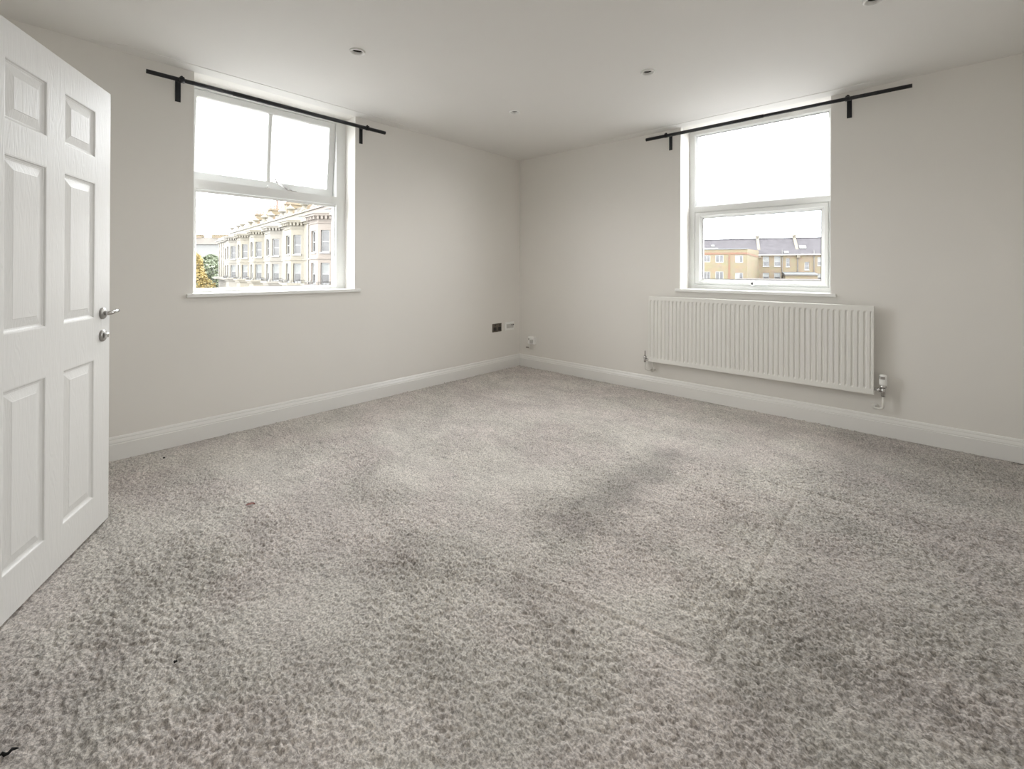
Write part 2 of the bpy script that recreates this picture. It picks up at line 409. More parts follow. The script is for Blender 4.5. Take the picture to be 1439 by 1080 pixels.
# boxed ceiling edge over each window: a shallow drop that dies away on both sides
def boxing(name, mp, a):
    mb = MB(); w, dz = .095, .012
    T = [mp(a[0], H + .001, 0), mp(a[1], H + .001, w), mp(a[2], H + .001, w), mp(a[3], H + .001, 0)]
    Bm = [mp(a[0], H, 0), mp(a[1], H - .003, w), mp(a[2], H - .003, w), mp(a[3], H, 0), mp(a[2], H - dz, 0), mp(a[1], H - dz, 0)]
    mb.face([Bm[1], Bm[2], Bm[4], Bm[5]]); mb.face([Bm[0], Bm[1], Bm[5]]); mb.face([Bm[2], Bm[3], Bm[4]])
    mb.quad(T[1], T[2], Bm[2], Bm[1]); mb.quad(T[0], T[1], Bm[1], Bm[0]); mb.quad(T[2], T[3], Bm[3], Bm[2])
    mb.face([T[0], Bm[0], Bm[5], Bm[4], Bm[3], T[3]])
    mb.face(T)
    tag(mb.build(name, M['ceiling']), kind='structure')
boxing('trim_1', lambda a, z, d: (d, a, z), (-3.95, -3.70, -1.82, -1.40))
boxing('trim_2', lambda a, z, d: (a, -d, z), (.95, 1.35, 3.35, 3.75))

# door lining and architrave in the back wall
mb = MB()
for x in (DX0 - .001, DX1 - .027): mb.box(x, Y0 - .12, 0, x + .028, Y0 + .001, DZ)
mb.box(DX0, Y0 - .12, DZ - .012, DX1, Y0 + .001, DZ + .01)
mb.box(DX0 - .06, Y0, 0, DX0 - .001, Y0 + .012, DZ + .06); mb.box(DX1, Y0, 0, DX1 + .06, Y0 + .012, DZ + .06)
mb.box(DX0 - .001, Y0, DZ + .005, DX1, Y0 + .012, DZ + .06)
tag(mb.build('trim_3', M['gloss']), kind='structure')

# ------------------------------------------------------------------ left window: painted timber, top-hung sash pushed ajar
def frame_ring(mb, mp, o, i, d0, d1, ch=.006):
    """rectangular frame: outer o, inner i (a0, z0, a1, z1), front depth d0, back d1, chamfered inner edge"""
    mb.loops(mp, [(*o, d1), (*o, d0), (i[0] - ch, i[1] - ch, i[2] + ch, i[3] + ch, d0), (i[0], i[1], i[2], i[3], d0 + ch), (*i, d1), (*o, d1)])

w1 = empty('window_1', (-.17, -2.765, 1.0)); tag(w1, 'white timber window with its top sash pushed ajar, in the left wall', kind='structure')
fd0, fd1 = .172, .26
mb = MB()
zt0, zt1 = 1.738, 1.806
mb.loops(mpL, [(LY0, LZ0, LY1, LZ1, fd1), (LY0, LZ0, LY1, LZ1, fd0)])
for d in (fd0,):
    holes = [(-3.342, zt1, -2.262, 2.455), (-3.300, 1.018, -2.262, zt0)]
    mb.wall(lambda a, z, dd: mpL(a, z, fd0 + dd), LY0, LZ0, LY1, LZ1, holes, fd1 - fd0)
    mb.wall(lambda a, z, dd: mpL(a, z, fd1), LY0, LZ0, LY1, LZ1, holes, 0)
mb.build('frame', M['upvc'], w1)
mb = MB(); frame_ring(mb, mpL, (-3.300, 1.018, -2.262, zt0), (-3.290, 1.028, -2.272, zt0 - .012), fd0 + .022, fd0 + .05, .004); mb.build('bead', M['upvc'], w1)
mb = MB(); mb.box(-.214, -3.292, 1.026, -.210, -2.270, zt0 - .010); mb.build('pane', M['glass'], w1)
mb = MB(); mb.box(-.166, -3.35, zt0 + .004, -.17, -2.262, zt0 + .016); mb.box(-.176, -3.34, zt0 - .022, -.180, -2.265, zt0 - .002); mb.build('transom_bead', M['upvc'], w1)
# sash, hinged along its top edge
TILT = math.atan2(.058, .60)
def mpS(a, z, d):                           # sash plane: depth d behind its front, swung outwards below the hinge
    hz = 2.452; dz = hz - z
    return (-(.186 + d * math.cos(TILT) + dz * math.sin(TILT)), a, hz - dz * math.cos(TILT) + d * math.sin(TILT))
so = (-3.340, 1.800, -2.264, 2.452)
mb = MB(); mb.loops(mpS, [(*so, .045), (*so, .0), (-3.294, 1.866, -2.318, 2.408, .0), (-3.288, 1.874, -2.314, 2.402, .008), (-3.288, 1.874, -2.314, 2.402, .045), (*so, .045)])
sash = mb.build('sash', M['upvc'], w1)
mb = MB(); mb.loops(mpS, [(-2.812, 1.870, -2.780, 2.404, .040), (-2.812, 1.870, -2.780, 2.404, .008), (-2.804, 1.870, -2.788, 2.404, .002)], cap=True); mb.build('glazing_bar', M['upvc'], sash)
for a0, a1 in ((-3.290, -2.808), (-2.784, -2.312)):
    mb = MB(); mb.loops(mpS, [(a0, 1.872, a1, 2.404, .024), (a0, 1.872, a1, 2.404, .020)], cap=True)
    mb.face([mpS(a0, 1.872, .024), mpS(a1, 1.872, .024), mpS(a1, 2.404, .024), mpS(a0, 2.404, .024)]); mb.build('pane', M['glass'], sash)
# casement stay lying across the bottom rail, and its peg
mb = MB()
pS = lambda a, z, d: Vector(mpS(a, z, d))
mb.tube([pS(-2.755, 1.886, -.040), pS(-2.745, 1.872, -.034), pS(-2.73, 1.858, -.026), pS(-2.66, 1.824, -.020)], [.005, .006, .006, .006], 8)
mb.tube([pS(-2.762, 1.894, -.044), pS(-2.755, 1.886, -.040)], [.009, .006], 8)
mb.tube([pS(-2.66, 1.824, -.020), pS(-2.64, 1.830, -.012), pS(-2.61, 1.815, -.006)], .005, 8)
mb.box(-.188, -2.672, 1.806, -.176, -2.60, 1.812)
mb.build('casement_stay', M['chrome'], w1)
mb = MB(); mb.box(-.190, -2.835, 1.806, -.174, -2.81, 1.810); mb.tube([(-.182, -2.822, 1.808), (-.182, -2.822, 1.832)], .0035, 8); mb.build('stay_peg', M['chrome'], w1)
mb = MB(); mb.box(-.172, LY0, LZ0 - .025, 0, LY1, LZ0); mb.box(0, -3.388, LZ0 - .025, .024, -2.130, LZ0)
mb.build('window_sill', M['sill'], w1, bevel=.004)

# ------------------------------------------------------------------ right window: white uPVC, fixed light above an opening light
w2 = empty('window_2', (2.56, .22, 1.0)); tag(w2, 'white plastic window with a wide pane above an opening light, in the right wall', kind='structure')
rd0, rd1 = .22, .285
mb = MB()
up_h = (2.046, 1.790, 3.092, 2.459); lo_h = (2.046, 1.046, 3.090, 1.718)
o = (RX0, RZ0, RX1, RZ1)
mb.loops(mpR, [(*o, rd1), (*o, rd0)])
ins = [(h[0] - .014, h[1] - .014, h[2] + .014, h[3] + .014) for h in (up_h, lo_h)]
mb.wall(lambda a, z, d: mpR(a, z, rd0), *o, ins, 0)
mb.wall(lambda a, z, d: mpR(a, z, rd1), *o, [up_h, lo_h], 0)
for h, i in zip((up_h, lo_h), ins): mb.loops(mpR, [(*i, rd0), (i[0] + .004, i[1] + .004, i[2] - .004, i[3] - .004, rd0 + .003), (*h, rd0 + .014), (*h, rd1)])
mb.build('frame', M['upvc'], w2)
mb = MB(); mb.loops(mpR, [(*up_h, .246), (up_h[0] + .003, up_h[1] + .003, up_h[2] - .003, up_h[3] - .003, .240)]); mb.loops(mpR, [(up_h[0] + .003, up_h[1] + .003, up_h[2] - .003, up_h[3] - .003, .240), (up_h[0] + .003, up_h[1] + .003, up_h[2] - .003, up_h[3] - .003, .252)])
mb.build('gasket', M['dark'], w2)
mb = MB(); mb.box(up_h[0] - .002, .252, up_h[1] - .002, up_h[2] + .002, .256, up_h[3] + .002); mb.build('pane', M['glass'], w2)
li = (2.108, 1.090, 3.046, 1.668); lo = (2.043, 1.043, 3.093, 1.721)
mb = MB()
mb.loops(mpR, [(*lo, .270), (lo[0] + .002, lo[1] + .002, lo[2] - .002, lo[3] - .002, .216), (lo[0] + .004, lo[1] + .004, lo[2] - .004, lo[3] - .004, .212),
               (li[0] - .022, li[1] - .022, li[2] + .022, li[3] + .022, .212), (li[0] - .019, li[1] - .019, li[2] + .019, li[3] + .019, .218), (*li, .232), (*li, .270), (*lo, .270)])
lsash = mb.build('opening_light', M['upvc'], w2)
mb = MB(); mb.box(li[0] - .002, .250, li[1] - .002, li[2] + .002, .254, li[3] + .002); mb.build('pane', M['glass'], lsash)
mb = MB(); mb.loops(mpR, [(*li, .234), (li[0] + .004, li[1] + .004, li[2] - .004, li[3] - .004, .236), (li[0] + .004, li[1] + .004, li[2] - .004, li[3] - .004, .249)]); mb.build('gasket', M['dark'], lsash)
mb = MB()
mb.lathe((2.548, .214, 1.058), (0, -1, 0), [(.024, -.004), (.024, .006), (.020, .012), (.0, .013)], 20)
mb.tube([(2.556, .198, 1.057), (2.585, .192, 1.056), (2.63, .192, 1.054), (2.672, .196, 1.052)], [.010, .011, .010, .007], 10)
hd = mb.build('window_handle', M['upvc'], lsash)
mb = MB(); mb.lathe((2.545, .2025, 1.058), (0, -1, 0), [(.010, -.004), (.010, .002), (0, .002)], 14); mb.build('lock_button', M['dark'], lsash)
mb = MB(); mb.box(RX0, 0, RZ0 - .025, RX1, .222, RZ0); mb.box(1.942, -.024, RZ0 - .025, 3.172, 0, RZ0)
mb.build('window_sill', M['sill'], w2, bevel=.004)

# ------------------------------------------------------------------ the six-panel door, standing open
D0 = Vector((.834, -3.856, .010)); DU = Vector((.882, -.471, 0)).normalized(); DN = Vector((-DU.y, DU.x, 0))
DW, DH, DT = .800, 1.972, .035
hinge = D0 + DU * DW
door = empty('door_1', (hinge.x, hinge.y, 0)); tag(door, 'white six-panel moulded door standing open at the left', kind='structure')
def mpD(a, z, d): return tuple(D0 + DU * a + Vector((0, 0, z - .010)) - DN * d)
cols = [(.128, .352), (.458, .676)]
rows = [(.160, .768), (.950, 1.545), (1.655, 1.860)]
pan = [(a0, z0, a1, z1) for a0, a1 in cols for z0, z1 in rows]
mb = MB()
mb.wall(lambda a, z, d: mpD(a, z, 0), 0, .010, DW, .010 + DH, pan, 0)
mb.wall(lambda a, z, d: mpD(a, z, DT), 0, .010, DW, .010 + DH, pan, 0)
mb.loops(mpD, [(0, .010, DW, .010 + DH, 0), (0, .010, DW, .010 + DH, DT)])
mb.build('door_leaf', M['door'], door)
for (a0, z0, a1, z1) in pan:
    mb = MB()
    for s_, base in ((1, 0), (-1, DT)):
        lp = [(0, 0), (.004, .001), (.007, .006), (.012, .0095), (.017, .0105), (.046, .0035), (.048, .0025)]
        mb.loops(lambda a, z, d: mpD(a, z, base + s_ * d), [(a0 + i, z0 + i, a1 - i, z1 - i, d) for i, d in lp], cap=True)
    mb.build('door_panel', M['door'], door)
# lever handle on a round rose, thumb-turn below
def rose(z, r, a=.066):
    mb = MB(); mb.lathe(mpD(a, z, 0), DN, [(r, -.001), (r, .006), (r - .003, .0095), (.012, .0105), (0, .0105)], 28); return mb
hr = rose(.966, .0265).build('handle_rose', M['steel'], door)
mb = MB()
hp = lambda a, z, o_: mpD(a, z, -o_)
mb.tube([hp(.066, .966, .008), hp(.065, .966, .022), hp(.060, .967, .030), hp(.046, .969, .034), hp(.024, .972, .034), hp(.004, .972, .032)],
        [.0095, .0095, .0096, .0090, .0084, .0088], 14)
mb.build('lever', M['chrome'], hr)
tr_ = rose(.865, .0265).build('lock_rose', M['steel'], door)
mb = MB(); mb.tube([hp(.066, .865, .009), hp(.066, .865, .014)], .008, 12)
mb.loops(lambda a, z, d: mpD(a, z, -d), [(.056, .856, .076, .876, .012), (.056, .856, .076, .876, .021), (.059, .859, .073, .873, .023)], cap=True); mb.build('thumb_turn', M['chrome'], tr_)
mb = MB(); mb.lathe(mpD(.066, .966, DT), -DN, [(.0265, -.001), (.0265, .006), (.0235, .0095), (0, .0105)], 24)
mb.tube([mpD(.066, .966, DT + .008), mpD(.066, .966, DT + .045), mpD(.05, .966, DT + .054), mpD(-.05, .970, DT + .054)], .009, 12); mb.build('far_handle', M['chrome'], door)
for z in (.25, 1.0, 1.75):
    mb = MB(); mb.tube([mpD(DW + .004, z, .004), mpD(DW + .004, z + .09, .004)], .006, 10); mb.build('hinge', M['steel'], door)

# ------------------------------------------------------------------ curtain rods
def rod(name, label, mp, a0, a1, z, proj, aj, brackets, wide_first):
    e = empty(name, mp((a0 + a1) / 2, z, 0)); tag(e, label, 'curtain rod', 'black curtain rods over the windows')
    s1, s2 = ((.0150, .0132) if wide_first else (.0132, .0150))
    mb = MB(); mb.tube([mp(a0, z, proj), mp(aj, z, proj)], s1, 16); mb.build('rod_tube', M['black'], e)
    mb = MB(); mb.tube([mp(aj - .02, z, proj), mp(a1, z, proj)], s2, 16); mb.build('rod_tube', M['black'], e)
    for a in brackets:
        mb = MB()
        P = lambda aa, zz, d: mp(aa, zz, d)
        x = [P(a - .015, z - .112, .0005), P(a + .015, z + .036, .006)]
        mb.box(min(x[0][0], x[1][0]), min(x[0][1], x[1][1]), x[0][2], max(x[0][0], x[1][0]), max(x[0][1], x[1][1]), x[1][2])
        x = [P(a - .011, z + .0135, .004), P(a + .011, z + .0195, proj + .014)]
        mb.box(min(x[0][0], x[1][0]), min(x[0][1], x[1][1]), x[0][2], max(x[0][0], x[1][0]), max(x[0][1], x[1][1]), x[1][2])
        mb.tube([P(a - .014, z, proj), P(a + .014, z, proj)], .0175, 16)
        b = mb.build('bracket', M['black'], e)
        mb = MB(); mb.tube([P(a, z + .018, proj), P(a, z + .027, proj)], .006, 10); mb.build('screw', M['black'], b)
    return e
rod('curtain_rod', 'black metal curtain rod on two brackets over the left, half-open window', lambda a, z, d: (d, a, z), -3.620, -1.955, 2.384, .11, -3.13, (-3.440, -2.128), False)
rod('curtain_rod', 'black metal curtain rod on two brackets over the right window and radiator', lambda a, z, d: (a, -d, z), 1.697, 3.596, 2.419, .11, 2.70, (1.893, 3.247), True)

# ------------------------------------------------------------------ radiator
rad = empty('radiator', (2.556, -.06, .29)); tag(rad, 'long white ribbed panel radiator hung under the right window', 'radiator')
xa, xb, za, zb, yf = 1.713, 3.398, .298, .925, -.085
def rad_front():
    mb = MB(); n = 46; pitch = (3.378 - 1.735) / n
    xs = [xa + .004, 1.735]; ds = [0, 0]
    # channel pressed in around every rib
    cols_ = [(xa + .003, 0), (1.729, 0)]
    for k in range(n):
        x0 = 1.735 + k * pitch
        cols_ += [(x0, 1), (x0 + pitch * .22, 1), (x0 + pitch * .40, .0), (x0 + pitch * .86, .0)]
    cols_ += [(1.735 + n * pitch, 1), (1.735 + n * pitch + .007, .0), (xb - .003, 0)]
    rows_ = [(za + .003, 0), (.333, 0), (.349, 1), (.874, 1), (.890, 0), (zb - .003, 0)]
    P = [[(x, yf + .0085 * c * r, z) for (x, c) in cols_] for (z, r) in rows_]
    i0 = len(mb.v)
    for r in P: mb.v += r
    m = len(cols_)
    for i in range(len(rows_) - 1):
        for j in range(m - 1):
            mb.f.append((i0 + i * m + j, i0 + i * m + j + 1, i0 + (i + 1) * m + j + 1, i0 + (i + 1) * m + j)); mb.sm.append(False)
    mp = lambda a, z, d: (a, yf + d, z)
    mb.loops(mp, [(xa + .003, za + .003, xb - .003, zb - .003, 0), (xa + .001, za + .001, xb - .001, zb - .001, .003), (xa, za, xb, zb, .008), (xa, za, xb, zb, .030)], cap=True)
    return mb.build('front_panel', M['radiator'], rad)
rad_front()
mb = MB(); mp = lambda a, z, d: (a, yf + d, z)
mb.loops(mp, [(xa + .012, za + .010, xb - .012, zb - .004, .0303), (xa + .012, za + .010, xb - .012, zb - .004, .050)], cap=True)
mb.build('back_panel', M['radiator'], rad)
mb = MB(); mb.loops(mp, [(xa + .006, za + .010, xb - .006, za + .014, -.0012), (xa + .006, za + .010, xb - .006, za + .014, .002)]); mb.face([mp(xa + .006, za + .010, -.0012), mp(xb - .006, za + .010, -.0012), mp(xb - .006, za + .014, -.0012), mp(xa + .006, za + .014, -.0012)])
mb.build('bottom_seam', M['radiator'], rad)
for x in (1.95, 3.15):
    mb = MB(); mb.box(x - .02, -.0355, .40, x + .02, -.0005, .84); mb.build('wall_bracket', M['radiator'], rad)
# lockshield valve at the left end, on a pipe from the wall
mb = MB()
mb.tube([(1.668, -.058, .285), (1.668, -.058, .330)], [.011, .012], 14); mb.tube([(1.668, -.058, .312), (1.722, -.058, .312)], .010, 12)
mb.lathe((1.668, -.058, .322), (0, 0, 1), [(.015, 0), (.016, .006), (.016, .016), (.012, .020)], 16)
vl = mb.build('lockshield_valve', M['chrome'], rad)
mb = MB(); mb.tube([(1.668, -.058, .335), (1.668, -.058, .392)], [.0055, .0045], 10); mb.build('valve_spindle', M['clip'], vl)
mb = MB(); mb.tube([(1.668, -.058, .290), (1.668, -.058, .225), (1.674, -.054, .213), (1.690, -.050, .209), (1.706, -.044, .209), (1.714, -.02, .209), (1.714, -.001, .209)], .0065, 10)
mb.lathe((1.714, -.0005, .209), (0, -1, 0), [(.022, 0), (.021, .004), (.008, .007)], 18); mb.build('supply_pipe', M['pipe'], rad)
# drop pipe behind the bottom left corner
mb = MB(); mb.tube([(1.745, -.030, .303), (1.745, -.030, .225), (1.742, -.02, .212), (1.742, -.0005, .212)], .0075, 10); mb.build('drain_pipe', M['pipe'], rad)
# thermostatic valve at the right end
mb = MB()
mb.tube([(3.390, -.058, .336), (3.440, -.058, .336)], .010, 12); mb.tube([(3.447, -.058, .292), (3.447, -.058, .365)], [.012, .013], 14)
mb.lathe((3.447, -.058, .352), (0, 0, 1), [(.016, 0), (.018, .004), (.018, .014), (.014, .018)], 16)
mb.lathe((3.424, -.058, .336), (1, 0, 0), [(.010, -.008), (.015, -.006), (.015, .006), (.010, .008)], 12)
vt = mb.build('thermostatic_valve', M['chrome'], rad)
mb = MB(); mb.lathe((3.447, -.058, .368), (0, 0, 1), [(.014, 0), (.021, .004), (.023, .012), (.023, .052), (.021, .070), (.016, .078), (0, .080)], 24); hdv = mb.build('thermostat_head', M['plastic'], vt)
mb = MB()
for k in range(10):
    w = math.pi * (1.02 + k * .09); a = math.pi * (1.02 + (k + 1) * .09)
    if k in (0, 1, 3, 4, 5, 6):
        r = .0236; mb.quad((3.447 + r * math.cos(w), -.058 + r * math.sin(w), .415), (3.447 + r * math.cos(a), -.058 + r * math.sin(a), .415), (3.447 + r * math.cos(a), -.058 + r * math.sin(a), .434), (3.447 + r * math.cos(w), -.058 + r * math.sin(w), .434))
mb.build('thermostat_scale', M['clip'], vt)
mb = MB(); mb.tube([(3.447, -.058, .300), (3.447, -.058, .220), (3.443, -.056, .208), (3.430, -.053, .203), (3.412, -.048, .202), (3.402, -.035, .202), (3.400, -.001, .202)], .0075, 10)
mb.lathe((3.400, -.0005, .202), (0, -1, 0), [(.024, 0), (.023, .004), (.008, .007)], 18); mb.build('supply_pipe', M['pipe'], rad)

# ------------------------------------------------------------------ sockets by the corner
def plate(mb, mp, a, z, w, h, t, ch=.003):
    mb.loops(mp, [(a - w / 2, z - h / 2, a + w / 2, z + h / 2, 0), (a - w / 2, z - h / 2, a + w / 2, z + h / 2, -t + ch), (a - w / 2 + ch, z - h / 2 + ch, a + w / 2 - ch, z + h / 2 - ch, -t)], cap=True)
wl = lambda a, z, d: (-d, a, z)
e = empty('socket', (0, -.404, .498)); tag(e, 'dark metal double socket on the left wall near the corner', 'socket')
mb = MB(); plate(mb, wl, -.404, .498, .150, .096, .008); mb.build('face_plate', M['bronze'], e)
for a in (-.442, -.366):
    mb = MB(); plate(mb, lambda aa, z, d: wl(aa, z, d - .008), a, .486, .044, .040, .0015, .001)
    mb.build('outlet', M['dark'], e)
    mb = MB(); plate(mb, lambda aa, z, d: wl(aa, z, d - .008), a + .004, .526, .013, .020, .004, .002); mb.build('switch', M['dark'], e)
e = empty('socket', (0, -.190, .500)); tag(e, 'white wall outlet plate beside the dark socket, nearest the corner', 'socket')
mb = MB(); plate(mb, wl, -.190, .500, .152, .098, .012); mb.build('face_plate', M['plastic'], e)
mb = MB(); plate(mb, lambda aa, z, d: wl(aa, z, d - .012), -.190, .500, .122, .050, .003, .001); mb.build('outlet_panel', M['plug_grey'], e)
for a in (-.158, -.132):
    mb = MB(); plate(mb, lambda aa, z, d: wl(aa, z, d - .015), a, .512, .017, .013, .001, .0005); mb.build('port', M['dark'], e)
wr_ = lambda a, z, d: (a, d, z)
e = empty('outlet_box', (.215, 0, .330)); tag(e, 'small white outlet box low on the right wall by the corner', 'outlet')
mb = MB(); plate(mb, wr_, .213, .330, .092, .088, .040); mb.build('back_box', M['plastic'], e)
mb = MB(); plate(mb, lambda aa, z, d: wr_(aa, z, d - .040), .213, .330, .086, .082, .006, .002); mb.build('face_plate', M['plastic'], e)
mb = MB(); mb.box(.222, -.075, .302, .250, -.046, .345); mb.build('plug', M['plug_grey'], e, bevel=.003)
mb = MB(); plate(mb, lambda aa, z, d: wr_(aa, z, d - .046), .186, .345, .012, .020, .003, .001); mb.build('switch', M['clip'], e)
mb = MB(); mb.tube([(.206, -.05, .302), (.200, -.045, .28), (.180, -.03, .255), (.165, -.014, .240), (.150, -.008, .236)], .003, 8); mb.build('cable', M['plastic'], e)
mb = MB(); mb.box(.115, -.016, .228, .155, -.0005, .244); mb.build('cable_clip', M['clip'], e)

# ------------------------------------------------------------------ downlights
DL = ['white recessed downlight nearest the left window and the door', 'white recessed downlight nearest the far room corner',
      'white recessed downlight in front of the right window', 'white recessed downlight cut by the top edge of the picture', 'white recessed downlight overhead in the middle of the ceiling, out of view',
      'white recessed downlight overhead at the side wall, out of view']
FILL_W = [15.0, 16.0, 16.0, 6.0, 12.0, 0.0]          # added fill light below unlit fittings, uneven to balance the room's brightness
def fill_spot(x, y, w):
    if w <= 0: return
    l = bpy.data.lights.new('downlight_fill', 'SPOT'); l.energy = w; l.color = (1.0, .97, .93)
    l.spot_size = math.radians(156); l.spot_blend = 1.0; l.shadow_soft_size = 0.0
    o = bpy.data.objects.new('downlight_fill', l); o.location = (x, y, H - .004); col.objects.link(o)
first = None
for i, (x, y) in enumerate(LIGHTS):
    if first is None:
        first = e = empty('downlight', (0, 0, 0))
        mb = MB(); mb.lathe((0, 0, 0), (0, 0, -1), [(.0460, -.001), (.0470, .001), (.0465, .006), (.043, .009), (.038, .009), (.0325, .004), (.029, -.010)], 40); mb.build('rim', M['gloss'], e)
        mb = MB(); mb.lathe((0, 0, 0), (0, 0, -1), [(.0292, -.008), (.026, -.05), (.0, -.051)], 28); mb.build('baffle', M['dark'], e)
        mb = MB(); mb.lathe((0, 0, 0), (0, 0, -1), [(.018, -.045), (.0225, -.014), (.0205, -.010), (.014, -.013), (.0, -.020)], 24); mb.build('lamp', M['lamp_face'], e)
    else: e = copy_tree(first)
    fill_spot(x, y, FILL_W[i]); e.location = (x, y, H); tag(e, DL[i], 'downlight', 'recessed ceiling downlights')

# ------------------------------------------------------------------ litter on the carpet
mb = MB()
for sgn in (0, 1):
    pts = []
    for k in range(9):
        t = k / 8; w = .0095 * math.sin(math.pi * min(1, t * 1.05)) ** .7
        c = Vector((1.195, -3.369, .006)) + (rt * (t - .5) * .040 + fw * (t - .5) * .012) + Vector((0, 0, .004 * math.sin(t * 3)))
        pts.append((c + fw * w * 1.2 + Vector((0, 0, .005)), c + Vector((0, 0, .001)), c - fw * w * 1.2 + Vector((0, 0, .004))))
    for k in range(8):
        for j in range(2):
            q = [Vector(pts[k][j]), Vector(pts[k + 1][j]), Vector(pts[k + 1][j + 1]), Vector(pts[k][j + 1])]
            mb.quad(*[p - Vector((0, 0, .0012 * sgn)) for p in q], sm=True)
lf = mb.build('leaf', M['leaf_red'], fix=False); tag(lf, 'small dried red-brown leaf fragment lying on the carpet', 'leaf')
def fluff(c, d, l, r, label, name='fluff', cat='fluff'):
    mb = MB(); d = Vector(d).normalized(); n = 7
    side = Vector((-d.y, d.x, 0))
    path = [Vector(c) + d * (k / (n - 1) - .5) * l + side * .12 * l * math.sin(k * 1.7) + Vector((0, 0, .002 * math.sin(k * 2.1))) for k in range(n)]
    mb.tube(path, [r * .3, r, r * 1.2, r, r * 1.1, r * .7, r * .2], 7)
    tag(mb.build(name, M['fluff']), label, cat)
fluff((2.010, -4.152, .004), r2 * .75 + fw * .65, .034, .0035, 'black twist of fluff on the carpet in the bottom left corner of the picture')
fluff((2.000, -3.823, .004), rt + fw * .3, .011, .0028, 'black speck of fluff on the carpet, lower left of the leaf fragment')
fluff((.185, -3.535, .003), rt, .014, .0035, 'dark crumb on the carpet close to the left skirting by the door', 'crumb', 'crumb')

# ------------------------------------------------------------------ outside: ground
GZ = -8.5
mb = MB(); mb.box(-260, -160, GZ - .5, 160, 260, GZ); tag(mb.build('ground', M['street']), kind='structure')

# stucco terrace along the street beyond the left window
TU = Vector((-.99486, .10131, 0)); TV = Vector((.10131, .99486, 0)); TD = 11.56
TANG = math.atan2(TU.y, TU.x)
def terr(s): p = Vector((3.6307, -4.1387, 0)) + TU * s + TV * TD; return (p.x, p.y, GZ)
BAY = [(0, -.38), (.76, .38), (2.66, .38), (3.42, -.38)]
def off(poly, e): 
    c = 1.71
    return [(p[0] + (e * (1.0 if i > 1 else -1.0) if i in (0, 3) else e * (.42 if i == 2 else -.42)), p[1] + (0 if i in (0, 3) else e)) for i, p in enumerate(poly)]
Z = lambda z: z - GZ
def sash_window(mp, a0, z0, a1, z1, parent, blind=False, local=True):
    t = .085; zm = z0 + (z1 - z0) * .48
    mb = MB()
    mb.wall(mp_off(mp, .12), a0, z0, a1, z1, [(a0 + t, z0 + t, a1 - t, zm - .03), (a0 + t, zm + .03, a1 - t, z1 - t)], .04)
    mb.loops(mp, [(a0 - .06, z0 - .10, a1 + .06, z0, -.08), (a0 - .06, z0 - .10, a1 + .06, z0, .05)]); 
    mb.face([mp(a0 - .06, z0 - .10, -.08), mp(a1 + .06, z0 - .10, -.08), mp(a1 + .06, z0, -.08), mp(a0 - .06, z0, -.08)])
    w = mb.build('window', M['sash_white'], parent, local=True)
    for zz0, zz1, m in ((z0 + t, zm - .03, 'pane'), (zm + .03, z1 - t, 'blind' if blind else 'pane')):
        mb = MB(); mb.quad(mp(a0 + t, zz0, .15), mp(a1 - t, zz0, .15), mp(a1 - t, zz1, .15), mp(a0 + t, zz1, .15)); mb.quad(mp(a0 + t, zz0, .16), mp(a1 - t, zz0, .16), mp(a1 - t, zz1, .16), mp(a0 + t, zz1, .16))
        mb.loops(mp, [(a0 + t, zz0, a1 - t, zz1, .15), (a0 + t, zz0, a1 - t, zz1, .16)])
        mb.build('pane', M[m], w, local=True)
    return w
def mp_off(mp, k): return lambda a, z, d: mp(a, z, d + k)

def facet(p, q):
    P, Q = Vector((*p, 0)), Vector((*q, 0)); u = (Q - P).normalized(); n = Vector((-u.y, u.x, 0))   # outward
    return (lambda a, z, d: tuple(P + u * a + Vector((0, 0, z)) - n * d)), (Q - P).length

